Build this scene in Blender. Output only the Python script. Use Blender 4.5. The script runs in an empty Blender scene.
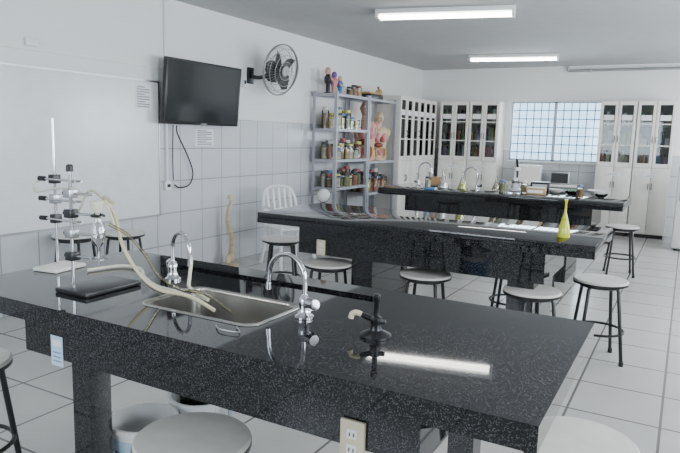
import bpy, bmesh, math, random
from mathutils import Vector, Matrix, Euler
random.seed(7)
D=bpy.data
# ------------------------------------------------------------ materials
MATS={}
def mat(name,col,rough=.5,metal=0,noise=0,nscale=8,coat=0,alpha=None,emit=None,es=0,trans=0):
    if name in MATS: return MATS[name]
    m=D.materials.new(name); m.use_nodes=True
    nt=m.node_tree; b=nt.nodes['Principled BSDF']
    c=(*col,1)
    b.inputs['Base Color'].default_value=c
    b.inputs['Roughness'].default_value=rough
    b.inputs['Metallic'].default_value=metal
    b.inputs['Coat Weight'].default_value=coat
    b.inputs['Transmission Weight'].default_value=trans
    if emit:
        b.inputs['Emission Color'].default_value=(*emit,1); b.inputs['Emission Strength'].default_value=es
    n=nt.nodes.new('ShaderNodeTexNoise'); n.inputs['Scale'].default_value=nscale
    tc=nt.nodes.new('ShaderNodeTexCoord'); nt.links.new(tc.outputs['Object'],n.inputs['Vector'])
    r=nt.nodes.new('ShaderNodeValToRGB')
    k=max(noise,.03)
    r.color_ramp.elements[0].position=.3; r.color_ramp.elements[1].position=.7
    r.color_ramp.elements[0].color=tuple(v*(1-k) for v in col)+(1,)
    r.color_ramp.elements[1].color=tuple(min(1,v*(1+k)) for v in col)+(1,)
    nt.links.new(n.outputs['Fac'],r.inputs['Fac']); nt.links.new(r.outputs['Color'],b.inputs['Base Color'])
    MATS[name]=m
    return m

def granite():
    m=D.materials.new('black_granite'); m.use_nodes=True; nt=m.node_tree; N=nt.nodes; L=nt.links
    b=N['Principled BSDF']; tc=N.new('ShaderNodeTexCoord')
    v=N.new('ShaderNodeTexVoronoi'); v.inputs['Scale'].default_value=430; L.new(tc.outputs['Object'],v.inputs['Vector'])
    r=N.new('ShaderNodeValToRGB'); e=r.color_ramp.elements
    e[0].position=.76; e[0].color=(.002,.002,.0025,1); e[1].position=.99; e[1].color=(.15,.15,.16,1)
    s=N.new('ShaderNodeSeparateColor'); L.new(v.outputs['Color'],s.inputs[0]); L.new(s.outputs[0],r.inputs['Fac'])
    n=N.new('ShaderNodeTexNoise'); n.inputs['Scale'].default_value=170; n.inputs['Detail'].default_value=4; L.new(tc.outputs['Object'],n.inputs['Vector'])
    r2=N.new('ShaderNodeValToRGB'); r2.color_ramp.elements[0].position=.52; r2.color_ramp.elements[0].color=(.002,.002,.0025,1)
    r2.color_ramp.elements[1].position=.8; r2.color_ramp.elements[1].color=(.03,.031,.033,1); L.new(n.outputs['Fac'],r2.inputs['Fac'])
    mx=N.new('ShaderNodeMix'); mx.data_type='RGBA'; mx.inputs[0].default_value=.4
    L.new(r.outputs[0],mx.inputs[6]); L.new(r2.outputs[0],mx.inputs[7]); L.new(mx.outputs[2],b.inputs['Base Color'])
    b.inputs['Roughness'].default_value=.035
    b.inputs['IOR'].default_value=1.48
    return m
GR=granite()
GRD=mat('granite_dark_matte',(.005,.005,.006),.35)

def tiled(name,axes,size,tile,grout,zsplit=None,paint=(.8,.8,.78),rough=.25,mortar=.006,off=(0,0)):
    m=D.materials.new(name); m.use_nodes=True; nt=m.node_tree; N=nt.nodes; L=nt.links
    b=N['Principled BSDF']; tc=N.new('ShaderNodeTexCoord')
    s=N.new('ShaderNodeSeparateXYZ'); L.new(tc.outputs['Object'],s.inputs[0])
    a1=N.new('ShaderNodeMath'); a1.operation='ADD'; a1.inputs[1].default_value=off[0]+50*size; L.new(s.outputs[axes[0]],a1.inputs[0])
    a2=N.new('ShaderNodeMath'); a2.operation='ADD'; a2.inputs[1].default_value=off[1]+50*size; L.new(s.outputs[axes[1]],a2.inputs[0])
    c=N.new('ShaderNodeCombineXYZ'); L.new(a1.outputs[0],c.inputs[0]); L.new(a2.outputs[0],c.inputs[1])
    br=N.new('ShaderNodeTexBrick'); br.offset=0; br.squash=1
    br.inputs['Scale'].default_value=1; br.inputs['Brick Width'].default_value=size; br.inputs['Row Height'].default_value=size
    br.inputs['Mortar Size'].default_value=mortar; br.inputs['Mortar Smooth'].default_value=.1
    br.inputs['Color1'].default_value=(*tile,1); br.inputs['Color2'].default_value=(*[v*.95 for v in tile],1); br.inputs['Mortar'].default_value=(*grout,1)
    L.new(c.outputs[0],br.inputs['Vector'])
    no=N.new('ShaderNodeTexNoise'); no.inputs['Scale'].default_value=3; no.inputs['Detail'].default_value=5; L.new(tc.outputs['Object'],no.inputs['Vector'])
    mp=N.new('ShaderNodeMapRange'); mp.inputs[3].default_value=.9; mp.inputs[4].default_value=1.06; L.new(no.outputs['Fac'],mp.inputs[0])
    mu=N.new('ShaderNodeMix'); mu.data_type='RGBA'; mu.blend_type='MULTIPLY'; mu.inputs[0].default_value=1
    L.new(br.outputs['Color'],mu.inputs[6]); L.new(mp.outputs[0],mu.inputs[7])
    out=mu.outputs[2]
    bp=N.new('ShaderNodeBump'); bp.inputs['Strength'].default_value=.3; bp.inputs['Distance'].default_value=.003
    inv=N.new('ShaderNodeMath'); inv.operation='SUBTRACT'; inv.inputs[0].default_value=1; L.new(br.outputs['Fac'],inv.inputs[1])
    L.new(inv.outputs[0],bp.inputs['Height'])
    if zsplit:
        g=N.new('ShaderNodeMath'); g.operation='GREATER_THAN'; g.inputs[1].default_value=zsplit; L.new(s.outputs[2],g.inputs[0])
        m2=N.new('ShaderNodeMix'); m2.data_type='RGBA'; L.new(g.outputs[0],m2.inputs[0]); L.new(out,m2.inputs[6]); m2.inputs[7].default_value=(*paint,1)
        out=m2.outputs[2]
        rr_=N.new('ShaderNodeMapRange'); rr_.inputs[3].default_value=rough; rr_.inputs[4].default_value=.7; L.new(g.outputs[0],rr_.inputs[0]); L.new(rr_.outputs[0],b.inputs['Roughness'])
    else:
        b.inputs['Roughness'].default_value=rough
        L.new(bp.outputs[0],b.inputs['Normal'])
    L.new(out,b.inputs['Base Color'])
    return m

def clear(name,tint=(1,1,1),gl=.12):
    m=D.materials.new(name); m.use_nodes=True; nt=m.node_tree; N=nt.nodes; L=nt.links
    N.remove(N['Principled BSDF'])
    t=N.new('ShaderNodeBsdfTransparent'); t.inputs[0].default_value=(*tint,1)
    g=N.new('ShaderNodeBsdfGlossy'); g.inputs['Roughness'].default_value=.03
    f=N.new('ShaderNodeFresnel'); f.inputs[0].default_value=1.45
    a=N.new('ShaderNodeMath'); a.operation='ADD'; a.inputs[1].default_value=gl; L.new(f.outputs[0],a.inputs[0])
    x=N.new('ShaderNodeMixShader'); L.new(a.outputs[0],x.inputs[0]); L.new(t.outputs[0],x.inputs[1]); L.new(g.outputs[0],x.inputs[2])
    L.new(x.outputs[0],N['Material Output'].inputs[0])
    return m
GLASS=clear('clear_glass')
GLASSD=clear('door_glass',(.85,.88,.88),.0)
GLASSJ=clear('jar_glass',(.95,.95,.93),.02)
HOSE=clear('tinted_hose',(.9,.86,.65),.1)
YG=clear('yellow_green_glass',(.8,.95,.25),.1)
WHITE=mat('white_plastic',(.76,.76,.75),.35)
CREAM=mat('cream_enamel',(.74,.72,.67),.35)
CHROME=mat('chrome',(.6,.6,.62),.1,1)
STEEL=mat('brushed_steel',(.47,.46,.44),.24,1)
ALU=mat('aluminium',(.45,.46,.47),.35,1)
BLACK=mat('black_plastic',(.01,.01,.011),.35)
BMET=mat('black_metal_tube',(.008,.008,.009),.3)
SEAT=mat('stool_seat_laminate',(.62,.6,.565),.4,noise=.06,nscale=14)
RUB=mat('amber_rubber_hose',(.6,.54,.36),.25)
RUBW=mat('white_silicone_hose',(.68,.66,.52),.25)
RACKM=mat('gray_rack_paint',(.36,.36,.4),.4,.2)
BLUE=mat('blue_plastic',(.05,.18,.42),.35)
PAPER=mat('paper',(.82,.82,.82),.8)
INK=mat('printed_grey',(.25,.26,.3),.8)
SKIN=mat('anatomy_skin',(.6,.32,.24),.4)
BONE=mat('bone_plastic',(.6,.47,.31),.45,noise=.1,nscale=30)
RED=mat('organ_red',(.33,.04,.035),.35)
PINK=mat('organ_pink',(.55,.22,.22),.35)
ORG=mat('organ_ochre',(.5,.3,.12),.4)
PURP=mat('purple_plastic',(.16,.07,.3),.4)
GREEN=mat('green_plastic',(.05,.22,.08),.4)
DARKIN=mat('cabinet_interior',(.2,.18,.15),.6)
SCREEN=mat('tv_screen',(.004,.007,.008),.1)

# ------------------------------------------------------------ builder
class B:
    def __init__(s): s.bm=bmesh.new(); s.mats=[]
    def mi(s,m):
        if m not in s.mats: s.mats.append(m)
        return s.mats.index(m)
    def _merge(s,b2,m,T=None):
        if T is not None: b2.transform(T)
        i=s.mi(m)
        for f in b2.faces: f.material_index=i
        me=D.meshes.new('tmp'); b2.to_mesh(me); b2.free(); s.bm.from_mesh(me); D.meshes.remove(me)
    def box(s,x0,x1,y0,y1,z0,z1,m,bev=0,T=None,seg=2):
        b=bmesh.new(); bmesh.ops.create_cube(b,size=1)
        for v in b.verts: v.co=Vector(((x0+x1)/2+v.co.x*(x1-x0),(y0+y1)/2+v.co.y*(y1-y0),(z0+z1)/2+v.co.z*(z1-z0)))
        if bev: bmesh.ops.bevel(b,geom=list(b.edges),offset=bev,segments=seg,affect='EDGES',profile=.5)
        s._merge(b,m,T)
    def lathe(s,prof,m,c=(0,0,0),seg=28,T=None,sx=1,sy=1):
        b=bmesh.new(); rings=[]
        for r,z in prof:
            if r<1e-5: rings.append([b.verts.new((0,0,z))])
            else: rings.append([b.verts.new((r*sx*math.cos(2*math.pi*k/seg),r*sy*math.sin(2*math.pi*k/seg),z)) for k in range(seg)])
        for a,d in zip(rings,rings[1:]):
            if len(a)==1 and len(d)==1: continue
            for k in range(seg):
                k2=(k+1)%seg
                if len(a)==1: b.faces.new((a[0],d[k2],d[k]))
                elif len(d)==1: b.faces.new((a[k],a[k2],d[0]))
                else: b.faces.new((a[k],a[k2],d[k2],d[k]))
        bmesh.ops.recalc_face_normals(b,faces=list(b.faces))
        M_=Matrix.Translation(c)
        if T is not None: M_=M_@T
        s._merge(b,m,M_)
    def cyl(s,p0,p1,r,m,seg=16,r2=None):
        p0=Vector(p0);p1=Vector(p1);d=p1-p0; L=d.length
        q=d.to_track_quat('Z','Y').to_matrix().to_4x4()
        r2=r if r2 is None else r2
        s.lathe([(0,0),(r,0),(r2,L),(0,L)],m,c=p0,seg=seg,T=q)
    def sph(s,c,r,m,T=None,seg=20):
        if isinstance(r,(int,float)): r=(r,r,r)
        b=bmesh.new(); bmesh.ops.create_uvsphere(b,u_segments=seg,v_segments=seg//2+2,radius=1)
        M_=Matrix.Translation(c)
        if T is not None: M_=M_@T
        s._merge(b,m,M_@Matrix.Diagonal((*r,1)))
    def tube(s,pts,r,m,seg=8,cyc=False,sm=0):
        P=[Vector(p) for p in pts]
        if sm:
            Q=[];n=len(P);rng=n if cyc else n-1
            for i in range(rng):
                p0=P[(i-1)%n] if (cyc or i>0) else P[0]; p1=P[i]; p2=P[(i+1)%n]; p3=P[(i+2)%n] if (cyc or i+2<n) else P[-1]
                for k in range(sm):
                    t=k/sm
                    Q.append(.5*((2*p1)+(p2-p0)*t+(2*p0-5*p1+4*p2-p3)*t*t+(3*p1-p0-3*p2+p3)*t**3))
            if not cyc: Q.append(P[-1])
            P=Q
        n=len(P); b=bmesh.new(); rings=[]; up=None
        for i in range(n):
            if cyc: t=(P[(i+1)%n]-P[(i-1)%n])
            else: t=P[min(i+1,n-1)]-P[max(i-1,0)]
            t.normalize()
            if up is None:
                up=Vector((0,0,1)) if abs(t.z)<.9 else Vector((1,0,0))
            u=up-t*up.dot(t)
            if u.length<1e-4: u=t.orthogonal()
            u.normalize(); up=u; w=t.cross(u)
            rings.append([b.verts.new(P[i]+u*(r*math.cos(2*math.pi*k/seg))+w*(r*math.sin(2*math.pi*k/seg))) for k in range(seg)])
        for i in range(n if cyc else n-1):
            a=rings[i]; d=rings[(i+1)%n]
            for k in range(seg): b.faces.new((a[k],a[(k+1)%seg],d[(k+1)%seg],d[k]))
        if not cyc: b.faces.new(rings[0]); b.faces.new(rings[-1])
        bmesh.ops.recalc_face_normals(b,faces=list(b.faces))
        s._merge(b,m)
    def ring(s,c,R,r,m,T=None,n=32,seg=6):
        pts=[Vector((R*math.cos(2*math.pi*k/n),R*math.sin(2*math.pi*k/n),0)) for k in range(n)]
        M_=Matrix.Translation(c)
        if T is not None: M_=M_@T
        s.tube([M_@p for p in pts],r,m,seg=seg,cyc=True)
    def done(s,name,loc=(0,0,0),rot=0,ang=38):
        bm=s.bm
        for f in bm.faces: f.smooth=True
        for e in bm.edges:
            if len(e.link_faces)==2:
                try: e.smooth=e.calc_face_angle()<math.radians(ang)
                except: pass
        me=D.meshes.new(name); bm.to_mesh(me); bm.free()
        for m in s.mats: me.materials.append(m)
        o=D.objects.new(name,me); bpy.context.collection.objects.link(o)
        o.location=loc; o.rotation_euler=(0,0,rot)
        return o
def dup(o,loc,rot=0,name=None,sc=None):
    n=D.objects.new(name or o.name.split('.')[0],o.data); bpy.context.collection.objects.link(n)
    n.location=loc; n.rotation_euler=(0,0,rot)
    if sc: n.scale=sc
    return n
def slab(b,xs,ys,skip,z0,z1,m):
    q=bmesh.new(); V={}
    def v(i,j,z):
        k=(i,j,z)
        if k not in V: V[k]=q.verts.new((xs[i],ys[j],z))
        return V[k]
    def inc(i,j): return 0<=i<len(xs)-1 and 0<=j<len(ys)-1 and (i,j) not in skip
    for i in range(len(xs)-1):
        for j in range(len(ys)-1):
            if not inc(i,j): continue
            q.faces.new((v(i,j,z1),v(i+1,j,z1),v(i+1,j+1,z1),v(i,j+1,z1)))
            q.faces.new((v(i,j,z0),v(i,j+1,z0),v(i+1,j+1,z0),v(i+1,j,z0)))
            if not inc(i,j-1): q.faces.new((v(i,j,z0),v(i+1,j,z0),v(i+1,j,z1),v(i,j,z1)))
            if not inc(i,j+1): q.faces.new((v(i+1,j+1,z0),v(i,j+1,z0),v(i,j+1,z1),v(i+1,j+1,z1)))
            if not inc(i-1,j): q.faces.new((v(i,j+1,z0),v(i,j,z0),v(i,j,z1),v(i,j+1,z1)))
            if not inc(i+1,j): q.faces.new((v(i+1,j,z0),v(i+1,j+1,z0),v(i+1,j+1,z1),v(i+1,j,z1)))
    b._merge(q,m)

# ------------------------------------------------------------ room
X1=6.2; Y0=-2.0; Y1=10.9; H=2.66
wl=tiled('left_wall_paint_tile',(1,2),.315,(.58,.595,.62),(.32,.33,.34),1.575,(.76,.76,.755),off=(.1,0))
wb=tiled('back_wall_paint_tile',(0,2),.315,(.58,.595,.62),(.32,.33,.34),1.26,(.76,.76,.755))
fl=tiled('floor_ceramic_tile',(0,1),.45,(.48,.47,.455),(.13,.125,.12),rough=.22,mortar=.007,off=(.1,.2))
paint=mat('wall_paint',(.76,.76,.74),.7)
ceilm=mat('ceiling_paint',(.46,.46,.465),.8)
b=B(); b.box(-.2,X1+.2,Y0-.2,Y1+.2,-.1,0,fl); b.done('floor')
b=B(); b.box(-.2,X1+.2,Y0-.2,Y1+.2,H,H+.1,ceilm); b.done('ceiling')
b=B(); b.box(-.2,0,Y0-.2,Y1+.2,0,H,wl); b.done('wall_left')
WX0,WX1,WZ0,WZ1=1.66,3.12,1.10,2.09
def wallwin(name,axis,pos0,pos1,a0,a1,wins,m):
    b=B(); xs=sorted({a0,a1,*[w[0] for w in wins],*[w[1] for w in wins]}); zs=sorted({0,H,*[w[2] for w in wins],*[w[3] for w in wins]})
    for i in range(len(xs)-1):
        for j in range(len(zs)-1):
            cx=(xs[i]+xs[i+1])/2; cz=(zs[j]+zs[j+1])/2
            if any(w[0]<cx<w[1] and w[2]<cz<w[3] for w in wins): continue
            if axis=='x': b.box(xs[i],xs[i+1],pos0,pos1,zs[j],zs[j+1],m)
            else: b.box(pos0,pos1,xs[i],xs[i+1],zs[j],zs[j+1],m)
    return b.done(name)
wallwin('wall_back','x',Y1,Y1+.2,-.2,X1+.2,[(WX0,WX1,WZ0,WZ1)],wb)
RW=[(.2,2.6,1.05,2.2),(4.2,6.6,1.05,2.2),(8.,10.,1.05,2.2)]  # unseen right-wall windows, added as openings for side light
wallwin('wall_right','y',X1,X1+.2,Y0,Y1,RW,paint)
wallwin('wall_front','x',Y0-.2,Y0,-.2,X1+.2,[(1.2,3.6,1.05,2.2)],paint)  # window behind the camera is unseen, added to light object fronts
# back window
FR=mat('window_frame',(.4,.47,.56),.4,.2)
FRB=mat('window_grille_bar',(.1,.2,.34),.5)
b=B(); y=Y1+.05
for (x0,x1) in ((WX0,(WX0+WX1)/2),((WX0+WX1)/2,WX1)):
    for a in (x0,x1-.025): b.box(a,a+.025,y,y+.04,WZ0,WZ1,FR)
    for z in (WZ0,WZ1-.025): b.box(x0,x1,y,y+.04,z,z+.025,FR)
    n=6
    for k in range(1,n): xx=x0+(x1-x0)*k/n; b.box(xx-.008,xx+.008,y+.05,y+.062,WZ0,WZ1,FRB)
for k in range(1,7): z=WZ0+(WZ1-WZ0)*k/7; b.box(WX0,WX1,y+.05,y+.06,z-.008,z+.008,FRB)
b.box(WX0+.02,WX1-.02,y+.015,y+.02,WZ0+.02,WZ1-.02,GLASSD)
b.box(WX0,WX1,Y1-.04,Y1+.05,WZ0-.03,WZ0-.001,WHITE,.004)
b.done('window_1')
k=2
for w in RW:  # frames for the added side windows
    b=B(); x=X1+.06
    for i in range(4):
        yy=w[0]+(w[1]-w[0]-.04)*i/3; b.box(x,x+.04,yy,yy+.04,w[2],w[3],FR)
    for z in (w[2],w[3]-.04): b.box(x,x+.04,w[0],w[1],z,z+.04,FR)
    b.done('window_%d'%k); k+=1
b=B(); yy=Y0-.1  # frame for the added window behind the camera
for i in range(4):
    xx=1.2+(2.4-.04)*i/3; b.box(xx,xx+.04,yy,yy+.04,1.05,2.2,FR)
for z in (1.05,2.16): b.box(1.2,3.6,yy,yy+.04,z,z+.04,FR)
b.done('window_%d'%k)
# ceiling / wall conduits
b=B(); b.cyl((2.55,Y1-.03,2.58),(X1-.05,Y1-.03,2.58),.02,ALU); b.cyl((2.55,Y1-.03,2.58),(2.55,Y1-.03,2.655),.02,ALU)
for x in (2.9,3.7,4.5): b.box(x-.01,x+.01,Y1-.05,Y1-.001,2.55,2.61,ALU)
b.done('conduit_pipe')
b=B(); b.box(.001,.025,4.415,4.44,.95,2.655,WHITE,.003); b.box(.001,.035,4.39,4.47,.86,.95,WHITE,.006); b.box(.035,.04,4.41,4.45,.89,.92,BLACK); b.done('cable_trunking')
b=B(); b.box(.001,.015,2.2,4.4,2.0,2.015,WHITE); b.box(.001,.03,3.0,3.1,2.03,2.09,WHITE,.005); b.done('wall_conduit')

# ------------------------------------------------------------ benches
def bench(name,x0,x1,y0,y1,th,sink=False,ped=(.3,.75),pw=.13,apron=.2,ain=.1):
    b=B(); zt=.86
    if sink:
        xs=[x0,2.5,2.88,3.32,3.5,x1]; ys=[y0,1.42,1.68,1.87,1.94,y1]
        skip={(2,1),(1,3),(2,3),(3,3)}
        slab(b,xs,ys,skip,zt-.035,zt,GR)
        b.box(2.5,3.5,1.87,1.94,zt-.034,zt-.022,GRD)
    else:
        b.box(x0,x1,y0,y1,zt-.035,zt,GR,.003)
    for (a0,a1,c0,c1) in ((x0,x1,y0,y0+.03),(x0,x1,y1-.03,y1),(x0,x0+.03,y0+.03,y1-.03),(x1-.03,x1,y0+.03,y1-.03)):
        b.box(a0,a1,c0,c1,zt-th,zt-(.035 if sink else .036),GR)
    ax0=x0+.3; ax1=x1-.28
    for (c0,c1) in ((y0+ain,y0+ain+.03),(y1-ain-.03,y1-ain)): b.box(ax0,ax1,c0,c1,zt-th-apron,zt-.036,GR)
    for a in (ax0,ax1-.03): b.box(a,a+.03,y0+ain+.03,y1-ain-.03,zt-th-apron,zt-.036,GR)
    for p in ped:
        if sink:
            b.box(p,p+pw,y0+ain+.031,y0+ain+.12,0,zt-.036,GR); b.box(p,p+pw,y1-ain-.12,y1-ain-.031,0,zt-.036,GR)
        else: b.box(p,p+pw,y0+ain+.031,y1-ain-.031,0,zt-.036,GR)
    return b.done(name)
def outlet(b,x,y,z,m=None):
    m=m or CREAM
    b.box(x-.034,x+.034,y-.012,y,z-.055,z+.055,m,.003)
    for dz in (-.02,.02):
        b.box(x-.014,x+.014,y-.0135,y-.012,z+dz-.012,z+dz+.012,WHITE)
        for dx in (-.006,.006): b.box(x+dx-.0015,x+dx+.0015,y-.0145,y-.0135,z+dz-.006,z+dz+.004,BLACK)
bench('lab_bench',2.13,4.19,1.215,2.05,.06,True,(2.63,3.80),.085,.15,.085)
bench('lab_bench',1.70,4.0,3.62,4.50,.075,False,(2.42,3.5),.16,.2,.1)
bench('lab_bench',1.32,3.9,6.42,7.4,.075,False,(1.95,3.25),.16,.22,.1)
OUTC=mat('outlet_beige',(.6,.53,.38),.4); OUTB=mat('label_bluish',(.5,.66,.78),.5)
for (x,y,z,m) in ((3.735,1.299,.67,OUTC),(2.19,3.719,.64,OUTC)):
    b=B(); outlet(b,0,0,0,m); b.done('power_outlet',(x,y,z))
b=B(); b.box(-.03,.03,-.0015,0,-.055,.05,OUTB); b.box(-.022,.022,-.002,-.0015,.015,.035,PAPER)
for k in range(3): b.box(-.02,.02,-.002,-.0015,-.04+.015*k,-.036+.015*k,BLUE)
b.done('bench_label',(2.60,1.299,.68))

# sink
def rr(w,h,r,n=6):
    pts=[]
    for cx,cy,a0 in ((w/2-r,h/2-r,0),(-w/2+r,h/2-r,90),(-w/2+r,-h/2+r,180),(w/2-r,-h/2+r,270)):
        for k in range(n+1):
            a=math.radians(a0+90*k/n); pts.append((cx+r*math.cos(a),cy+r*math.sin(a)))
    return pts
b=B(); q=bmesh.new(); loops=[]
for (ins,z,r) in ((-.018,.8605,.05),(-.016,.8635,.05),(-.004,.8635,.045),(.004,.858,.04),(.012,.72,.05),(.04,.695,.05),(.1,.69,.04)):
    loops.append([q.verts.new((3.10+x,1.55+y,z)) for x,y in rr(.44-2*ins,.26-2*ins,min(r,.26/2-ins-.005))])
for a,d in zip(loops,loops[1:]):
    n=len(a)
    for i in range(n): q.faces.new((a[i],a[(i+1)%n],d[(i+1)%n],d[i]))
q.faces.new(loops[-1]); bmesh.ops.recalc_face_normals(q,faces=list(q.faces))
b._merge(q,STEEL)
b.lathe([(0,.693),(.03,.693),(.034,.6915)],CHROME,c=(3.1,1.55,0))
b.cyl((3.1,1.55,.45),(3.1,1.55,.689),.022,WHITE)
b.done('sink_basin')

def faucet(name,loc,rot,hgt=.2,reach=.13,hs=1):
    b=B()
    b.lathe([(0,0),(.03,0),(.03,.006),(.022,.012),(.016,.03),(.018,.045),(.018,.06),(.012,.068),(.009,.075),(0,.075)],CHROME)
    R=reach/2
    pts=[(0,0,.06),(0,0,.08),(0,0,hgt-R)]
    for k in range(1,14):
        a=math.pi-math.pi*k/13*1.02; pts.append((R+R*math.cos(a),0,hgt-R+R*math.sin(a)))
    pts.append((reach+.003,0,hgt-R-.03))
    b.tube(pts,.0075,CHROME,seg=12)
    b.cyl((reach+.003,0,hgt-R-.03),(reach+.004,0,hgt-R-.05),.0095,CHROME)
    b.cyl((0,0,.05),(-.03,hs*.01,.052),.011,CHROME)
    b.cyl((-.03,hs*.01,.052),(-.058,hs*.02,.054),.02,CHROME,seg=10,r2=.017)
    return b.done(name,loc,rot)
faucet('faucet',(2.72,1.72,.861),math.atan2(-.3,.9),.19,.13)
faucet('faucet',(3.405,1.58,.861),math.radians(172),.19,.15)

b=B()
b.lathe([(0,0),(.045,0),(.045,.006),(.03,.014),(.018,.02),(.014,.035),(.016,.04),(.016,.055),(.008,.06),(.008,.1),(.011,.104),(.011,.118),(.006,.124),(0,.124)],BMET)
b.cyl((0,0,.045),(-.04,-.012,.06),.008,BMET)
b.tube([(-.04,-.012,.06),(-.052,-.015,.064),(-.066,-.018,.06),(-.07,-.02,.046)],.0085,RUB,sm=4)
b.box(.004,.03,-.006,.006,.04,.052,BMET,.002)
b.done('gas_tap',(3.67,1.54,.861))

# ------------------------------------------------------------ retort stands
b=B()
b.box(-.06,.06,-.08,.08,0,.014,CREAM,.003)
b.cyl((-.03,.02,.014),(-.03,.02,.6),.0055,CHROME)
for z in (.36,.28,.2):
    b.box(-.046,-.014,.002,.038,z-.018,z+.018,BLACK if z!=.28 else ALU,.003)
    b.cyl((-.08,.01,z),(.1,-.02,z),.0045,CHROME)
    b.cyl((-.1,.01,z),(-.07,.01,z),.01,BLACK)
    b.tube([(.1,-.02,z),(.115,-.005,z),(.135,-.01,z)],.005,ALU,sm=4); b.tube([(.1,-.02,z),(.11,-.04,z),(.13,-.04,z)],.005,ALU,sm=4)
b.done('retort_stand',(2.22,1.60,.861),.15)
b=B()
b.box(-.05,.11,-.08,.16,0,.016,BLACK,.003)
b.cyl((-.03,-.02,.016),(-.03,-.02,.42),.006,CHROME)
b.lathe([(0,0),(.012,0),(.012,.02),(.008,.025),(0,.025)],BLACK,c=(-.03,-.02,.415))
for z in (.12,.2,.27,.34):
    b.box(-.048,-.012,-.038,-.002,z-.015,z+.015,BLACK if z in (.27,.12) else ALU,.003)
    b.cyl((-.03,-.02,z),(.06,.0,z),.0045,ALU)
    b.cyl((-.065,-.02,z),(-.03,-.02,z),.008,BLACK)
b.ring((.08,.0,.12),.025,.0035,ALU)
b.tube([(.06,0,.27),(.075,.02,.27),(.1,.01,.27)],.005,BLACK,sm=4); b.tube([(.06,0,.27),(.075,-.02,.27),(.1,-.01,.27)],.005,BLACK,sm=4)
b.lathe([(.004,.10),(.006,.16),(.022,.18),(.024,.22),(.012,.245),(.009,.27),(.012,.28)],GLASS,c=(.08,0,0))
b.lathe([(.006,.26),(.01,.28),(.022,.3),(.024,.32),(.0,.325)],RUBW,c=(.08,0,0))
b.done('burette_stand',(2.58,1.43,.861))

def hose(pts,r,m): 
    b=B(); b.tube(pts,r,m,sm=7,seg=10); b.done('rubber_hose')
hose([(2.70,1.47,1.17),(2.61,1.50,1.185),(2.64,1.52,1.12),(2.70,1.5,1.02),(2.78,1.5,.93),(2.86,1.51,.885),(2.98,1.53,.875),(3.08,1.54,.84)],.0065,RUB)
hose([(2.68,1.46,1.10),(2.73,1.50,1.06),(2.78,1.53,.99),(2.82,1.55,.92),(2.89,1.58,.878),(3.0,1.59,.872),(3.12,1.58,.83)],.0055,HOSE)
hose([(2.36,1.62,.8685),(2.40,1.75,.8685),(2.50,1.76,.8685),(2.62,1.67,.8685),(2.76,1.59,.869),(2.88,1.56,.872),(2.97,1.56,.86)],.0065,RUBW)
hose([(2.34,1.58,1.06),(2.42,1.55,1.13),(2.5,1.53,1.2),(2.6,1.51,1.17),(2.66,1.5,1.09)],.005,RUBW)
hose([(2.14,1.60,1.22),(2.09,1.60,1.2),(2.13,1.57,1.17),(2.26,1.56,1.19),(2.4,1.54,1.2),(2.52,1.50,1.18)],.0045,RUBW)
hose([(2.845,1.68,.975),(2.85,1.68,.95),(2.86,1.66,.90),(2.9,1.62,.872),(3.0,1.6,.85)],.0065,RUBW)
b=B()
b.tube([(3.24,1.36,.864),(3.28,1.33,.867),(3.34,1.34,.867),(3.3,1.38,.864)],.002,ALU,sm=6)
b.done('wire_loop')

# ------------------------------------------------------------ stools
def stool():
    b=B(); h=.54; r=.17
    b.lathe([(0,h-.03),(r-.012,h-.03),(r,h-.026),(r,h-.006),(r-.006,h),(0,h)],SEAT,seg=48)
    b.lathe([(r+.0005,h-.028),(r+.002,h-.028),(r+.002,h-.014),(r+.0005,h-.014)],BMET,seg=48)
    b.ring((0,0,h-.04),.125,.01,BMET,n=36)
    for k in range(4):
        a=math.radians(45+90*k); c,s_=math.cos(a),math.sin(a)
        b.tube([(c*.06,s_*.06,h-.041),(c*.115,s_*.115,h-.041),(c*.13,s_*.13,h-.06),(c*.19,s_*.19,.01)],.0115,BMET,seg=10)
        b.cyl((c*.19,s_*.19,0),(c*.189,s_*.189,.03),.015,BLACK,seg=12)
    b.ring((0,0,.2),.163,.009,BMET,n=40)
    return b
S=stool().done('lab_stool',(2.25,3.72,0),.2)
for (x,y,r,h) in ((1.40,4.38,.5,1),(2.95,3.80,.1,1),(3.65,3.76,.7,1),(3.97,4.33,.35,1),(3.84,7.35,.2,1),
    (.27,3.66,.3,1.05),(.24,3.2,.3,1.12),(3.21,1.29,.2,1),(2.06,1.28,.3,1),(4.19,1.88,.15,1),(3.2,6.2,.4,1),(3.3,4.75,.4,1)):
    dup(S,(x,y,0),r,sc=(1,1,h))

# buckets
def bucket(name,loc,m2,rot=0,s=1):
    b=B()
    b.lathe([(0,.0),(.085,.0),(.09,.01),(.115,.3),(.123,.302),(.123,.318),(.113,.318),(.084,.012),(0,.012)],WHITE,seg=36)
    b.lathe([(.0975,.09),(.0985,.09),(.1145,.28),(.1135,.28)],m2,seg=36)
    pts=[(.122*math.cos(math.radians(a)),.122*math.sin(math.radians(a)),.30-.06*math.sin(math.radians(a-180))) for a in range(180,361,15)]
    b.tube(pts,.0025,ALU)
    o=b.done(name,loc,rot); o.scale=(s,s,s*1.08)
bucket('plastic_bucket',(2.71,1.57,0),mat('bucket_label',(.45,.6,.72),.4),.4,1.05)
bucket('plastic_bucket',(2.74,1.85,0),BLUE,1.4,1.05)

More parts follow.
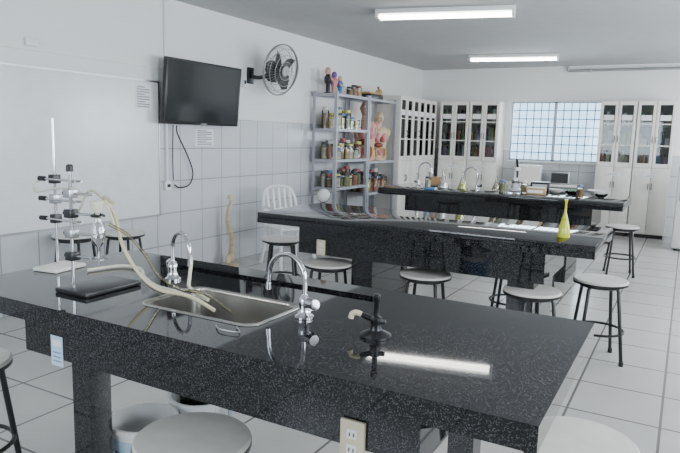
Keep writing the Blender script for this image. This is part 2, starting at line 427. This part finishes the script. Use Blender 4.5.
def chair():
    b=B()
    b.box(-.21,.21,-.2,.2,.415,.44,WHITE,.012,seg=3)
    for sx in (-1,1):
        b.tube([(sx*.22,-.22,0),(sx*.2,-.18,.2),(sx*.195,-.17,.42)],.018,WHITE,seg=8,sm=3)
        b.tube([(sx*.22,.25,0),(sx*.205,.2,.2),(sx*.2,.18,.42),(sx*.205,.23,.66),(sx*.17,.27,.8),(sx*.09,.285,.845),(0,.29,.855)],.018,WHITE,seg=8,sm=5)
        b.tube([(sx*.205,.2,.62),(sx*.24,.1,.64),(sx*.24,-.12,.63),(sx*.22,-.19,.56),(sx*.2,-.18,.42)],.016,WHITE,sm=4)
    for k in range(-2,3):
        x=k*.07; z=.835-abs(k)*.012
        b.tube([(x*.9,.185,.43),(x,.22,.6),(x,.275,z)],.019,WHITE,seg=6,sm=4)
    b.tube([(-.2,.225,.6),(0,.215,.6),(.2,.225,.6)],.014,WHITE,sm=4)
    return b
C0=chair().done('plastic_chair',(.66,5.6,0),1.1)
dup(C0,(2.45,8.7,0),2.9)

# ------------------------------------------------------------ left wall items
b=B()
b.box(.001,.012,1.6,4.33,.63,1.875,mat('whiteboard_surface',(.7,.715,.72),.2))
for (z0,z1_) in ((.62,.635),(1.87,1.885)): b.box(.001,.018,1.59,4.34,z0,z1_,ALU)
for (y0,y1) in ((1.59,1.605),(4.325,4.34)): b.box(.001,.018,y0,y1,.62,1.885,ALU)
b.done('whiteboard')
def sheet(y0,y1,z0,z1,x=.001):
    b=B(); b.box(x,x+.002,y0,y1,z0,z1,PAPER)
    n=9
    for k in range(n):
        z=z1-(z1-z0)*(k+1)/(n+1); L=(y1-y0)*(.8 if k%3 else .5); b.box(x+.002,x+.0025,y0+(y1-y0)*.1,y0+(y1-y0)*.1+L,z-.005,z+.005,INK)
    b.done('paper_notice')
sheet(4.05,4.24,1.62,1.84,.013); sheet(4.84,5.12,1.28,1.46)
b=B()
T=Matrix.Translation((.13,4.83,1.80))@Matrix.Rotation(math.radians(5),4,'Y')
b.box(-.025,.02,-.545,.545,-.305,.305,BLACK,.008,T=T)
b.box(.0195,.022,-.52,.52,-.275,.285,SCREEN,T=T)
b.box(.0195,.0225,-.04,.04,-.297,-.29,ALU,T=T)
b.box(-.05,-.02,-.3,.3,-.18,.18,BLACK,.01,T=T)
b.box(.001,.02,4.7,4.96,1.7,1.9,BLACK); b.box(.015,.1,4.8,4.86,1.76,1.84,BLACK)
b.done('television')
b=B()
b.tube([(.06,4.52,1.485),(.05,4.54,1.4),(.04,4.68,1.2),(.04,4.76,1.02),(.045,4.70,.9),(.05,4.56,.88),(.055,4.49,.91)],.007,BLACK,sm=8)
b.tube([(.05,4.48,1.485),(.05,4.47,1.2),(.055,4.47,.96)],.006,BLACK,sm=6)
b.done('power_cable')
b=B(); b.box(.001,.02,5.60,5.66,1.93,2.05,WHITE,.004); b.box(.02,.026,5.615,5.645,1.97,2.01,BLACK); b.done('fan_switch')
# fan
b=B()
b.box(.001,.03,5.68,5.78,1.98,2.16,BLACK,.008)
b.tube([(.03,5.73,2.06),(.12,5.77,2.05),(.2,5.82,2.09),(.24,5.86,2.14)],.022,BLACK,seg=10,sm=5)
T=Matrix.Translation((.31,5.9,2.14))@Matrix.Rotation(math.radians(-6),4,'Z')@Matrix.Rotation(math.radians(90+12),4,'Y')
GW=mat('fan_grille_wire',(.3,.3,.3),.35,.4)
b.lathe([(0,-.2),(.06,-.195),(.085,-.16),(.085,-.05),(.06,-.035),(0,-.035)],BLACK,T=T)
b.lathe([(0,-.03),(.05,-.03),(.05,.03),(.02,.045),(0,.045)],BLACK,T=T)
for R,z in ((.28,.01),(.28,-.005),(.24,.055),(.24,-.035),(.17,.07),(.17,-.045),(.1,.075)):
    b.ring((0,0,0),R,.0035 if R<.27 else .007,GW,T=T@Matrix.Translation((0,0,z)),n=40)
b.lathe([(0,.08),(.055,.078),(.055,.072),(0,.072)],GW,T=T)
for k in range(44):
    a=2*math.pi*k/44; c,s_=math.cos(a),math.sin(a)
    for pr in (((.05,.075),(.17,.071),(.245,.054),(.28,.008)),((.06,-.045),(.17,-.046),(.245,-.034),(.28,-.004))):
        b.tube([T@Vector((c*r,s_*r,z)) for r,z in pr],.0015,GW,seg=4)
for k in range(4):
    a=2*math.pi*k/4+.5
    q=bmesh.new(); rows=[]
    for i in range(7):
        r=.03+.21*i/6; w=.04+.11*math.sin(math.pi*min(1,(i+1.2)/7))
        rows.append([q.verts.new((r,w*(t-.4),.022*(t-.5)*2)) for t in (0,.33,.66,1)])
    for u,v in zip(rows,rows[1:]):
        for j in range(3): q.faces.new((u[j],u[j+1],v[j+1],v[j]))
    b._merge(q,BLACK,T@Matrix.Rotation(a,4,'Z'))
b.done('wall_fan')
# spine model
b=B()
b.lathe([(0,0),(.1,0),(.1,.012),(.012,.02),(0,.02)],BONE,seg=24)
b.cyl((0,0,.02),(0,0,.74),.004,ALU)
for k in range(24):
    z=.1+k*.026; t=k/23; off=.025*math.sin(t*math.pi*2.2); r=.032-.012*t
    b.lathe([(0,0),(r,0),(r*.88,.009),(r,.019),(0,.019)],BONE,c=(off,0,z),seg=14)
    b.cyl((off,0,z+.008),(off-.045+.015*t,0,z-.004),.006,BONE,seg=6,r2=.004)
    b.cyl((off-.012,-.045+.02*t,z+.01),(off-.012,.045-.02*t,z+.01),.005,BONE,seg=6)
for s_ in (-1,1):
    b.sph((0,s_*.05,.08),(.03,.045,.05),BONE,T=Matrix.Rotation(s_*.5,4,'X'))
b.lathe([(.02,0),(.028,.02),(.02,.05),(0,.055)],BONE,c=(0,0,.725),seg=14)
b.done('spine_model',(.16,5.2,0),.3)

# ------------------------------------------------------------ racks
def rack(name,y0,L,zs):
    b=B(); d=.36; h=2.0
    for x in (0,d-.04):
        for y in (0,L-.04):
            b.box(x,x+.04,y,y+.003,0,h,RACKM); xx=x if x==0 else x+.037
            b.box(xx,xx+.003,y,y+.04,0,h,RACKM)
    for z in zs:
        b.box(.004,d-.004,.004,L-.004,z-.003,z,RACKM)
        for y in (.0035,L-.0065): b.box(.004,d-.004,y,y+.003,z-.035,z,RACKM)
        for x in (.0035,d-.0065): b.box(x,x+.003,.004,L-.004,z-.035,z,RACKM)
    return b.done(name,(.05,y0,0))
RY=7.02; RL=.93
z1=[.12,.75,1.12,1.52,1.97]; z2=[.12,.62,1.08,1.97]
rack('metal_shelf_rack',RY,RL,z1); rack('metal_shelf_rack',RY+RL+.01,RL,z2)
jcols=[(.4,.3,.12),(.2,.13,.06),(.45,.4,.24),(.24,.25,.12),(.45,.45,.4),(.32,.15,.1),(.14,.17,.1),(.5,.47,.4)]
JM=[mat('jar_fluid_%d'%i,c,.15,noise=.25,nscale=25) for i,c in enumerate(jcols)]
LM=[mat('lid_%d'%i,c,.4) for i,c in enumerate([(.55,.5,.12),(.03,.03,.035),(.6,.6,.56),(.3,.05,.05),(.08,.15,.32),(.03,.03,.035)])]
def jar(x,y,z,r,h):
    b=B(); m=random.choice(JM); l=random.choice(LM)
    b.lathe([(0,.003),(r*.93,.003),(r*.95,h*.7),(0,h*.7)],m,seg=18)
    b.lathe([(0,0),(r,0),(r,h*.82),(r*.8,h*.88)],GLASSJ,seg=18)
    b.lathe([(0,h*.84),(r*.9,h*.84),(r*.9,h),(0,h)],l,seg=18)
    b.sph((0,0,h*.35),(r*.5,r*.45,h*.22),BONE,seg=10)
    b.done('specimen_jar',(x,y,z+.001))
for z,n,hm in ((1.52,7,.26),(1.12,7,.25),(.75,7,.24),(.12,6,.32)):
    for k in range(n):
        y=RY+.09+k*(RL-.18)/(n-1)
        jar(.31 if k%2 else .29,y,z,random.uniform(.045,.06),random.uniform(.13,hm))
        if k<n-1: jar(.16,y+.05,z,.05,random.uniform(.2,hm+.04))
for k in range(7): jar(.3 if k%2 else .28,RY+RL+.11+k*.12,.62,.052,random.uniform(.18,.3))
for k in range(6): jar(.14,RY+RL+.14+k*.13,.62,.055,random.uniform(.25,.34))
for k in range(3): jar(.27,RY+.6+k*.125,1.97,.05,random.uniform(.12,.2))
def torso(name,loc,rot,skin,s=1.0):
    b=B()
    prof=[(.0,0),(.13,0),(.15,.05),(.14,.12),(.125,.2),(.14,.3),(.165,.4),(.17,.45),(.13,.5),(.06,.53),(.045,.56),(.045,.6)]
    b.lathe([(r*s,z*s) for r,z in prof],skin,sx=1,sy=.62,seg=28)
    b.sph((0,.0,.67*s),(.068*s,.085*s,.1*s),skin)
    for sx in (-1,1):
        b.sph((sx*.15*s,0,.44*s),(.055*s,.06*s,.07*s),skin)
        b.sph((sx*.055*s,-.085*s,.36*s),(.05*s,.035*s,.08*s),PINK)
        b.sph((sx*.025*s,-.078*s,.69*s),.012*s,WHITE,seg=10)
        b.sph((sx*.068*s,0,.67*s),(.01*s,.018*s,.028*s),skin,seg=10)
        b.tube([(sx*.05*s,-.075*s,.5*s),(sx*.13*s,-.07*s,.42*s),(sx*.12*s,-.09*s,.3*s)],.008*s,BONE,sm=4)
    b.sph((.015*s,-.1*s,.33*s),(.035*s,.03*s,.045*s),RED)
    b.sph((-.03*s,-.085*s,.24*s),(.075*s,.035*s,.04*s),mat('liver_brown',(.2,.04,.02),.35))
    b.tube([(x*s,-.09*s,z*s) for x,z in ((-.07,.06),(-.08,.17),(0,.19),(.08,.17),(.075,.06),(.03,.05))],.017*s,ORG,sm=5)
    for k in range(4): b.tube([(-.05*s,-.085*s,(.08+.022*k)*s),(0,-.1*s,(.09+.022*k)*s),(.05*s,-.085*s,(.08+.022*k)*s)],.012*s,PINK,sm=3)
    b.sph((0,-.088*s,.66*s),(.012*s,.018*s,.02*s),skin,seg=10)
    b.sph((0,-.08*s,.625*s),(.02*s,.008*s,.006*s),RED,seg=10)
    b.done(name,loc,rot)
torso('anatomical_torso_model',(.24,RY+RL+.22,1.081),.7,SKIN,1.12)
torso('anatomical_torso_model',(.25,RY+RL+.66,1.081),.9,BONE,.95)
def figure(name,loc,m,m2,h=.24):
    b=B()
    b.lathe([(0,0),(.06,0),(.06,.015),(.03,.02),(.035,h*.35),(.055,h*.45),(.06,h*.6),(.035,h*.72),(.0,h*.75)],m,seg=18,sy=.8)
    b.sph((0,0,h*.84),(h*.13,h*.13,h*.16),m2,seg=14)
    for s_ in (-1,1): b.tube([(s_*.04,0,h*.65),(s_*.075,-.02,h*.5),(s_*.04,-.05,h*.45)],.012,m2,sm=4)
    b.done(name,loc,random.random()*3)
for i,(m,m2,h) in enumerate(((BLACK,SKIN,.34),(PINK,PURP,.3),(BLUE,BONE,.26))):
    figure('anatomy_figurine',(.2,RY+.12+.16*i,1.971),m,m2,h)
def organ(name,loc,m,m2):
    b=B(); b.lathe([(0,0),(.06,0),(.06,.012),(.01,.016),(.01,.06),(0,.06)],BLACK,seg=18)
    b.sph((0,0,.11),(.07,.055,.06),m); b.sph((.02,-.03,.13),(.04,.035,.035),m2); b.tube([(.0,0,.16),(.02,0,.2),(.05,0,.19)],.012,m2,sm=4)
    b.done(name,loc,random.random()*3)
b=B(); b.box(-.14,.14,-.2,.2,0,.07,BLACK,.01); b.box(-.1,.1,-.16,.16,.07,.1,ORG,.01); b.done('instrument_case',(.24,RY+RL+.3,1.971))
organ('kidney_model',(.23,RY+RL+.66,1.971),ORG,RED)
organ('stomach_model',(.25,RY+RL+.3,.121),RED,ORG); organ('liver_model',(.25,RY+RL+.65,.121),PINK,RED)
b=B(); b.sph((0,0,.13),.085,WHITE,seg=28); b.lathe([(0,0),(.06,0),(.06,.01),(.015,.02),(.015,.05),(0,.05)],BLACK,seg=20); b.ring((0,0,.13),.088,.004,BLACK,T=Matrix.Rotation(math.radians(70),4,'X'))
b.done('desk_globe',(.5,6.6,.561))
dup(S,(.5,6.6,0),.2,sc=(1,1,1.037))

# ------------------------------------------------------------ cabinets
bookm=[mat('book_%d'%i,c,.6) for i,c in enumerate([(.35,.1,.07),(.06,.11,.28),(.45,.4,.28),(.1,.2,.1),(.03,.03,.04),(.5,.5,.5),(.2,.12,.26),(.4,.3,.1),(.03,.03,.03)])]
def cabinet(seed):
    random.seed(seed)
    b=B(); w=.515; d=.39; h=2.07; t=.018; zm=1.08
    b.box(0,t,0,d,.06,h,CREAM); b.box(w-t,w,0,d,.06,h,CREAM); b.box(t,w-t,0,d,h-t,h,CREAM); b.box(t,w-t,0,d,.06,.08,CREAM)
    b.box(t,w-t,d-.01,d,.08,h-t,DARKIN); b.box(t,w-t,.002,d-.01,zm-.02,zm,CREAM)
    b.box(.02,w-.02,.03,d-.02,0,.06,BLACK)
    for z in (1.38,1.7): b.box(t,w-t,.03,d-.01,z-.015,z,DARKIN)
    for z in (zm,1.38,1.7):
        x=t+.01
        while x<w-t-.06:
            bw=random.uniform(.02,.07); bh=random.uniform(.12,.26)
            b.box(x,x+bw,.07,.25,z+.001,z+bh,random.choice(bookm)); x+=bw+random.choice((.002,.002,.02))
    for i in range(2):
        x0=.003+i*w/2; x1=w/2-.003+i*w/2
        b.box(x0,x1,-.02,-.001,.08,zm-.014,CREAM,.003); b.box(x0+.035,x1-.035,-.023,-.02,.13,zm-.065,CREAM,.002)
        f=.042
        b.box(x0,x0+f,-.02,-.001,zm-.006,h-.004,CREAM,.002); b.box(x1-f,x1,-.02,-.001,zm-.006,h-.004,CREAM,.002)
        b.box(x0+f,x1-f,-.02,-.001,zm-.006,zm+.06,CREAM); b.box(x0+f,x1-f,-.02,-.001,h-.06,h-.004,CREAM)
        b.box(x0+f,x1-f,-.011,-.008,zm+.06,h-.06,GLASSD)
        b.box(x0+f,x1-f,-.018,-.004,1.72,1.735,CREAM); b.box(x0+f,x1-f,-.018,-.004,1.4,1.415,CREAM)
        b.box(x0+f+.01,x1-f-.01,-.0125,-.0112,1.78,1.86,PAPER)
        hx=x1-.02 if i==0 else x0+.02
        for z in (.75,1.45): b.tube([(hx,-.02,z),(hx,-.045,z+.01),(hx,-.045,z+.08),(hx,-.02,z+.09)],.005,BLACK,sm=3)
    b.box(w/2-.1,w/2+.1,-.0245,-.0205,.93,.985,PAPER)
    b.box(w/2-.08,w/2+.08,-.025,-.0245,.945,.95,INK); b.box(w/2-.06,w/2+.06,-.025,-.0245,.965,.97,INK)
    return b
for i,x in enumerate((.53,1.055,3.14,3.665)):
    cabinet(i).done('glass_door_cabinet',(x,10.5,0))
for i,y in enumerate((8.93,9.45,9.97)):
    cabinet(i+10).done('glass_door_cabinet',(.44,y,0),math.pi/2)
random.seed(3)
b=B(); b.box(0,.58,0,.55,.03,1.15,WHITE,.02,seg=3); b.box(.01,.57,-.012,0,.05,1.14,WHITE,.004); b.tube([(.05,-.012,.7),(.05,-.04,.72),(.05,-.04,.95),(.05,-.012,.97)],.008,ALU,sm=4)
for x in (.05,.5):
    for y in (.05,.48): b.cyl((x,y,0),(x,y,.035),.02,BLACK)
b.done('refrigerator',(4.30,9.5,0))

b=B(); b.box(1.75,2.95,10.3,10.85,.72,.75,CREAM,.004)
for x in (1.78,2.9):
    for y in (10.33,10.8): b.box(x,x+.03,y,y+.03,0,.72,ALU)
b.done('side_desk')
def desk_box(name,loc,w,d,h,m,m2):
    b=B(); b.box(-w/2,w/2,-d/2,d/2,0,h,m,.008); b.box(-w/2+.02,w/2-.02,-d/2-.002,-d/2,.02,h-.02,m2); b.box(-w/2+.01,w/2-.01,-d/2+.01,d/2-.01,h,h+.006,m2,.002); b.done(name,loc,.1)
desk_box('incubator_box',(2.1,10.6,.751),.4,.3,.28,WHITE,CREAM)
desk_box('analog_scale_case',(2.6,10.6,.751),.3,.25,.2,ALU,BLACK)

# ------------------------------------------------------------ bench-top glassware
def flask(name,loc,h,r,m,liquid=None):
    b=B(); b.lathe([(0,0),(r,0),(r*1.02,h*.03),(r*.32,h*.62),(r*.26,h*.68),(r*.26,h*.95),(r*.36,h),(r*.3,h)],m,seg=28)
    if liquid: b.lathe([(0,.004),(r*.92,.004),(r*.6,h*.34),(0,h*.34)],liquid,seg=28)
    b.done(name,loc)
YL=mat('yellow_green_liquid',(.55,.58,.02),.15)
b=B(); h=.225; r=.036
b.lathe([(0,0),(r,0),(r,.008),(r*.85,.06),(r*.5,.11),(r*.2,.15),(r*.17,.2),(r*.28,.222),(r*.3,h),(0,h)],YL,seg=28)
b.lathe([(r*.55,.105),(r*.62,.109),(r*.55,.113)],YG)
b.done('yellow_glass_bottle',(3.79,3.86,.861))
flask('erlenmeyer_flask',(2.15,6.95,.861),.2,.06,GLASS,YL)
flask('erlenmeyer_flask',(1.95,6.85,.861),.22,.07,GLASS,LM[2])
flask('erlenmeyer_flask',(2.5,7.1,.861),.15,.05,GLASS,JM[0])
def bowl(loc,r,m):
    b=B(); b.lathe([(0,0),(r*.4,0),(r*.8,r*.3),(r,r*.6),(r*.97,r*.6),(r*.76,r*.33),(r*.38,.006),(0,.006)],m,seg=28); b.done('glass_bowl',loc)
for (x,y,r,m) in ((3.35,7.0,.09,GLASS),(3.57,7.18,.1,WHITE),(3.64,6.95,.07,GLASS),(3.15,7.15,.08,WHITE),(3.3,7.25,.07,GREEN)): bowl((x,y,.861),r,m)
faucet('faucet',(1.6,6.95,.861),0,.28,.16); faucet('faucet',(2.33,6.9,.861),math.pi,.25,.15)
def microscope(loc,rot):
    b=B(); b.box(-.06,.06,-.09,.08,0,.025,WHITE,.008); b.box(-.025,.025,.035,.075,.025,.25,WHITE,.01); b.box(-.05,.05,-.08,.045,.1,.112,BLACK,.003)
    b.box(-.03,.03,-.06,.07,.23,.27,WHITE,.01); b.cyl((0,-.03,.23),(0,-.03,.15),.014,BLACK,r2=.01)
    b.cyl((0,-.02,.27),(0,.06,.35),.014,BLACK); b.cyl((-.04,.055,.1),(.04,.055,.1),.02,BLACK)
    b.done('microscope',loc,rot)
microscope((2.72,7.12,.861),.4)
desk_box('cardboard_specimen_box',(3.0,6.85,.861),.2,.15,.07,mat('cardboard',(.4,.27,.14),.8),PAPER)
desk_box('dark_instrument_case',(2.97,7.2,.861),.2,.14,.11,BLACK,ALU)
desk_box('cardboard_specimen_box',(1.75,7.15,.861),.16,.12,.1,MATS['cardboard'],ORG)
for (x,y) in ((2.62,6.9),(2.85,6.95),(1.8,6.75),(3.45,6.8)): jar(x,y,.86,.035,.13)
b=B(); b.box(0,.12,0,.17,0,.02,BLUE,.003); b.box(.003,.123,.003,.167,.003,.017,PAPER); b.done('notebook',(1.85,6.5,.861),.2)

# ------------------------------------------------------------ lights
TUBE=mat('fluorescent_tube',(1,1,1),.5,emit=(1,.97,.93),es=20)
def fixture(x,y,rot=0,L=1.26):
    b=B(); b.box(-L/2,L/2,-.11,.11,-.045,-.001,WHITE,.006)
    b.box(-L/2,-L/2+.03,-.1,.1,-.085,-.045,WHITE,.004); b.box(L/2-.03,L/2,-.1,.1,-.085,-.045,WHITE,.004)
    for yy in (-.05,.05): b.cyl((-L/2+.03,yy,-.067),(L/2-.03,yy,-.067),.013,TUBE,seg=14)
    b.done('fluorescent_light',(x,y,H),rot)
for (x,y,r,L) in ((2.22,5.88,math.radians(13),1.32),(2.04,9.3,math.radians(10),1.26),(5.2,5.8,0,1.26),(5.2,9.3,0,1.26),(2.2,2.1,0,1.26),(5.2,2.1,0,1.26)): fixture(x,y,r,L)  # last four fixtures are out of view, added for extra room light
def area(name,loc,rot,sx,sy,e,col):
    l=D.lights.new(name,'AREA'); l.shape='RECTANGLE'; l.size=sx; l.size_y=sy; l.energy=e; l.color=col
    o=D.objects.new(name,l); bpy.context.collection.objects.link(o); o.location=loc; o.rotation_euler=rot
for i,w in enumerate(RW):
    area('window_daylight',(X1+.03,(w[0]+w[1])/2,1.625),(0,math.radians(90),0),1.1,w[1]-w[0]-.1,(108,115,92)[i],(.95,.98,1))  # fill lamps in the added side windows, outside the view
area('window_daylight',(2.4,Y0-.04,1.625),(math.radians(90),0,0),2.3,1.1,60,(.95,.98,1))  # fill lamp added behind the camera to light object fronts
area('window_daylight',((WX0+WX1)/2,Y1+.18,1.6),(math.radians(-90),0,0),1.4,.95,50,(.85,.94,1))
w=D.worlds.new('sky'); bpy.context.scene.world=w; w.use_nodes=True
bg=w.node_tree.nodes['Background']; bg.inputs[0].default_value=(.5,.77,1,1); bg.inputs[1].default_value=4.5

# ------------------------------------------------------------ camera
R=Matrix(((.87216,-.09332,.48023),(.48848,.11235,-.86531),(.02679,.98928,.14357)))
cd=D.cameras.new('camera'); co=D.objects.new('camera',cd); bpy.context.collection.objects.link(co)
co.matrix_world=Matrix.Translation((4.4,0,1.42))@R.to_4x4()
cd.sensor_width=36; cd.lens=36*620/680; cd.clip_start=.02
bpy.context.scene.camera=co
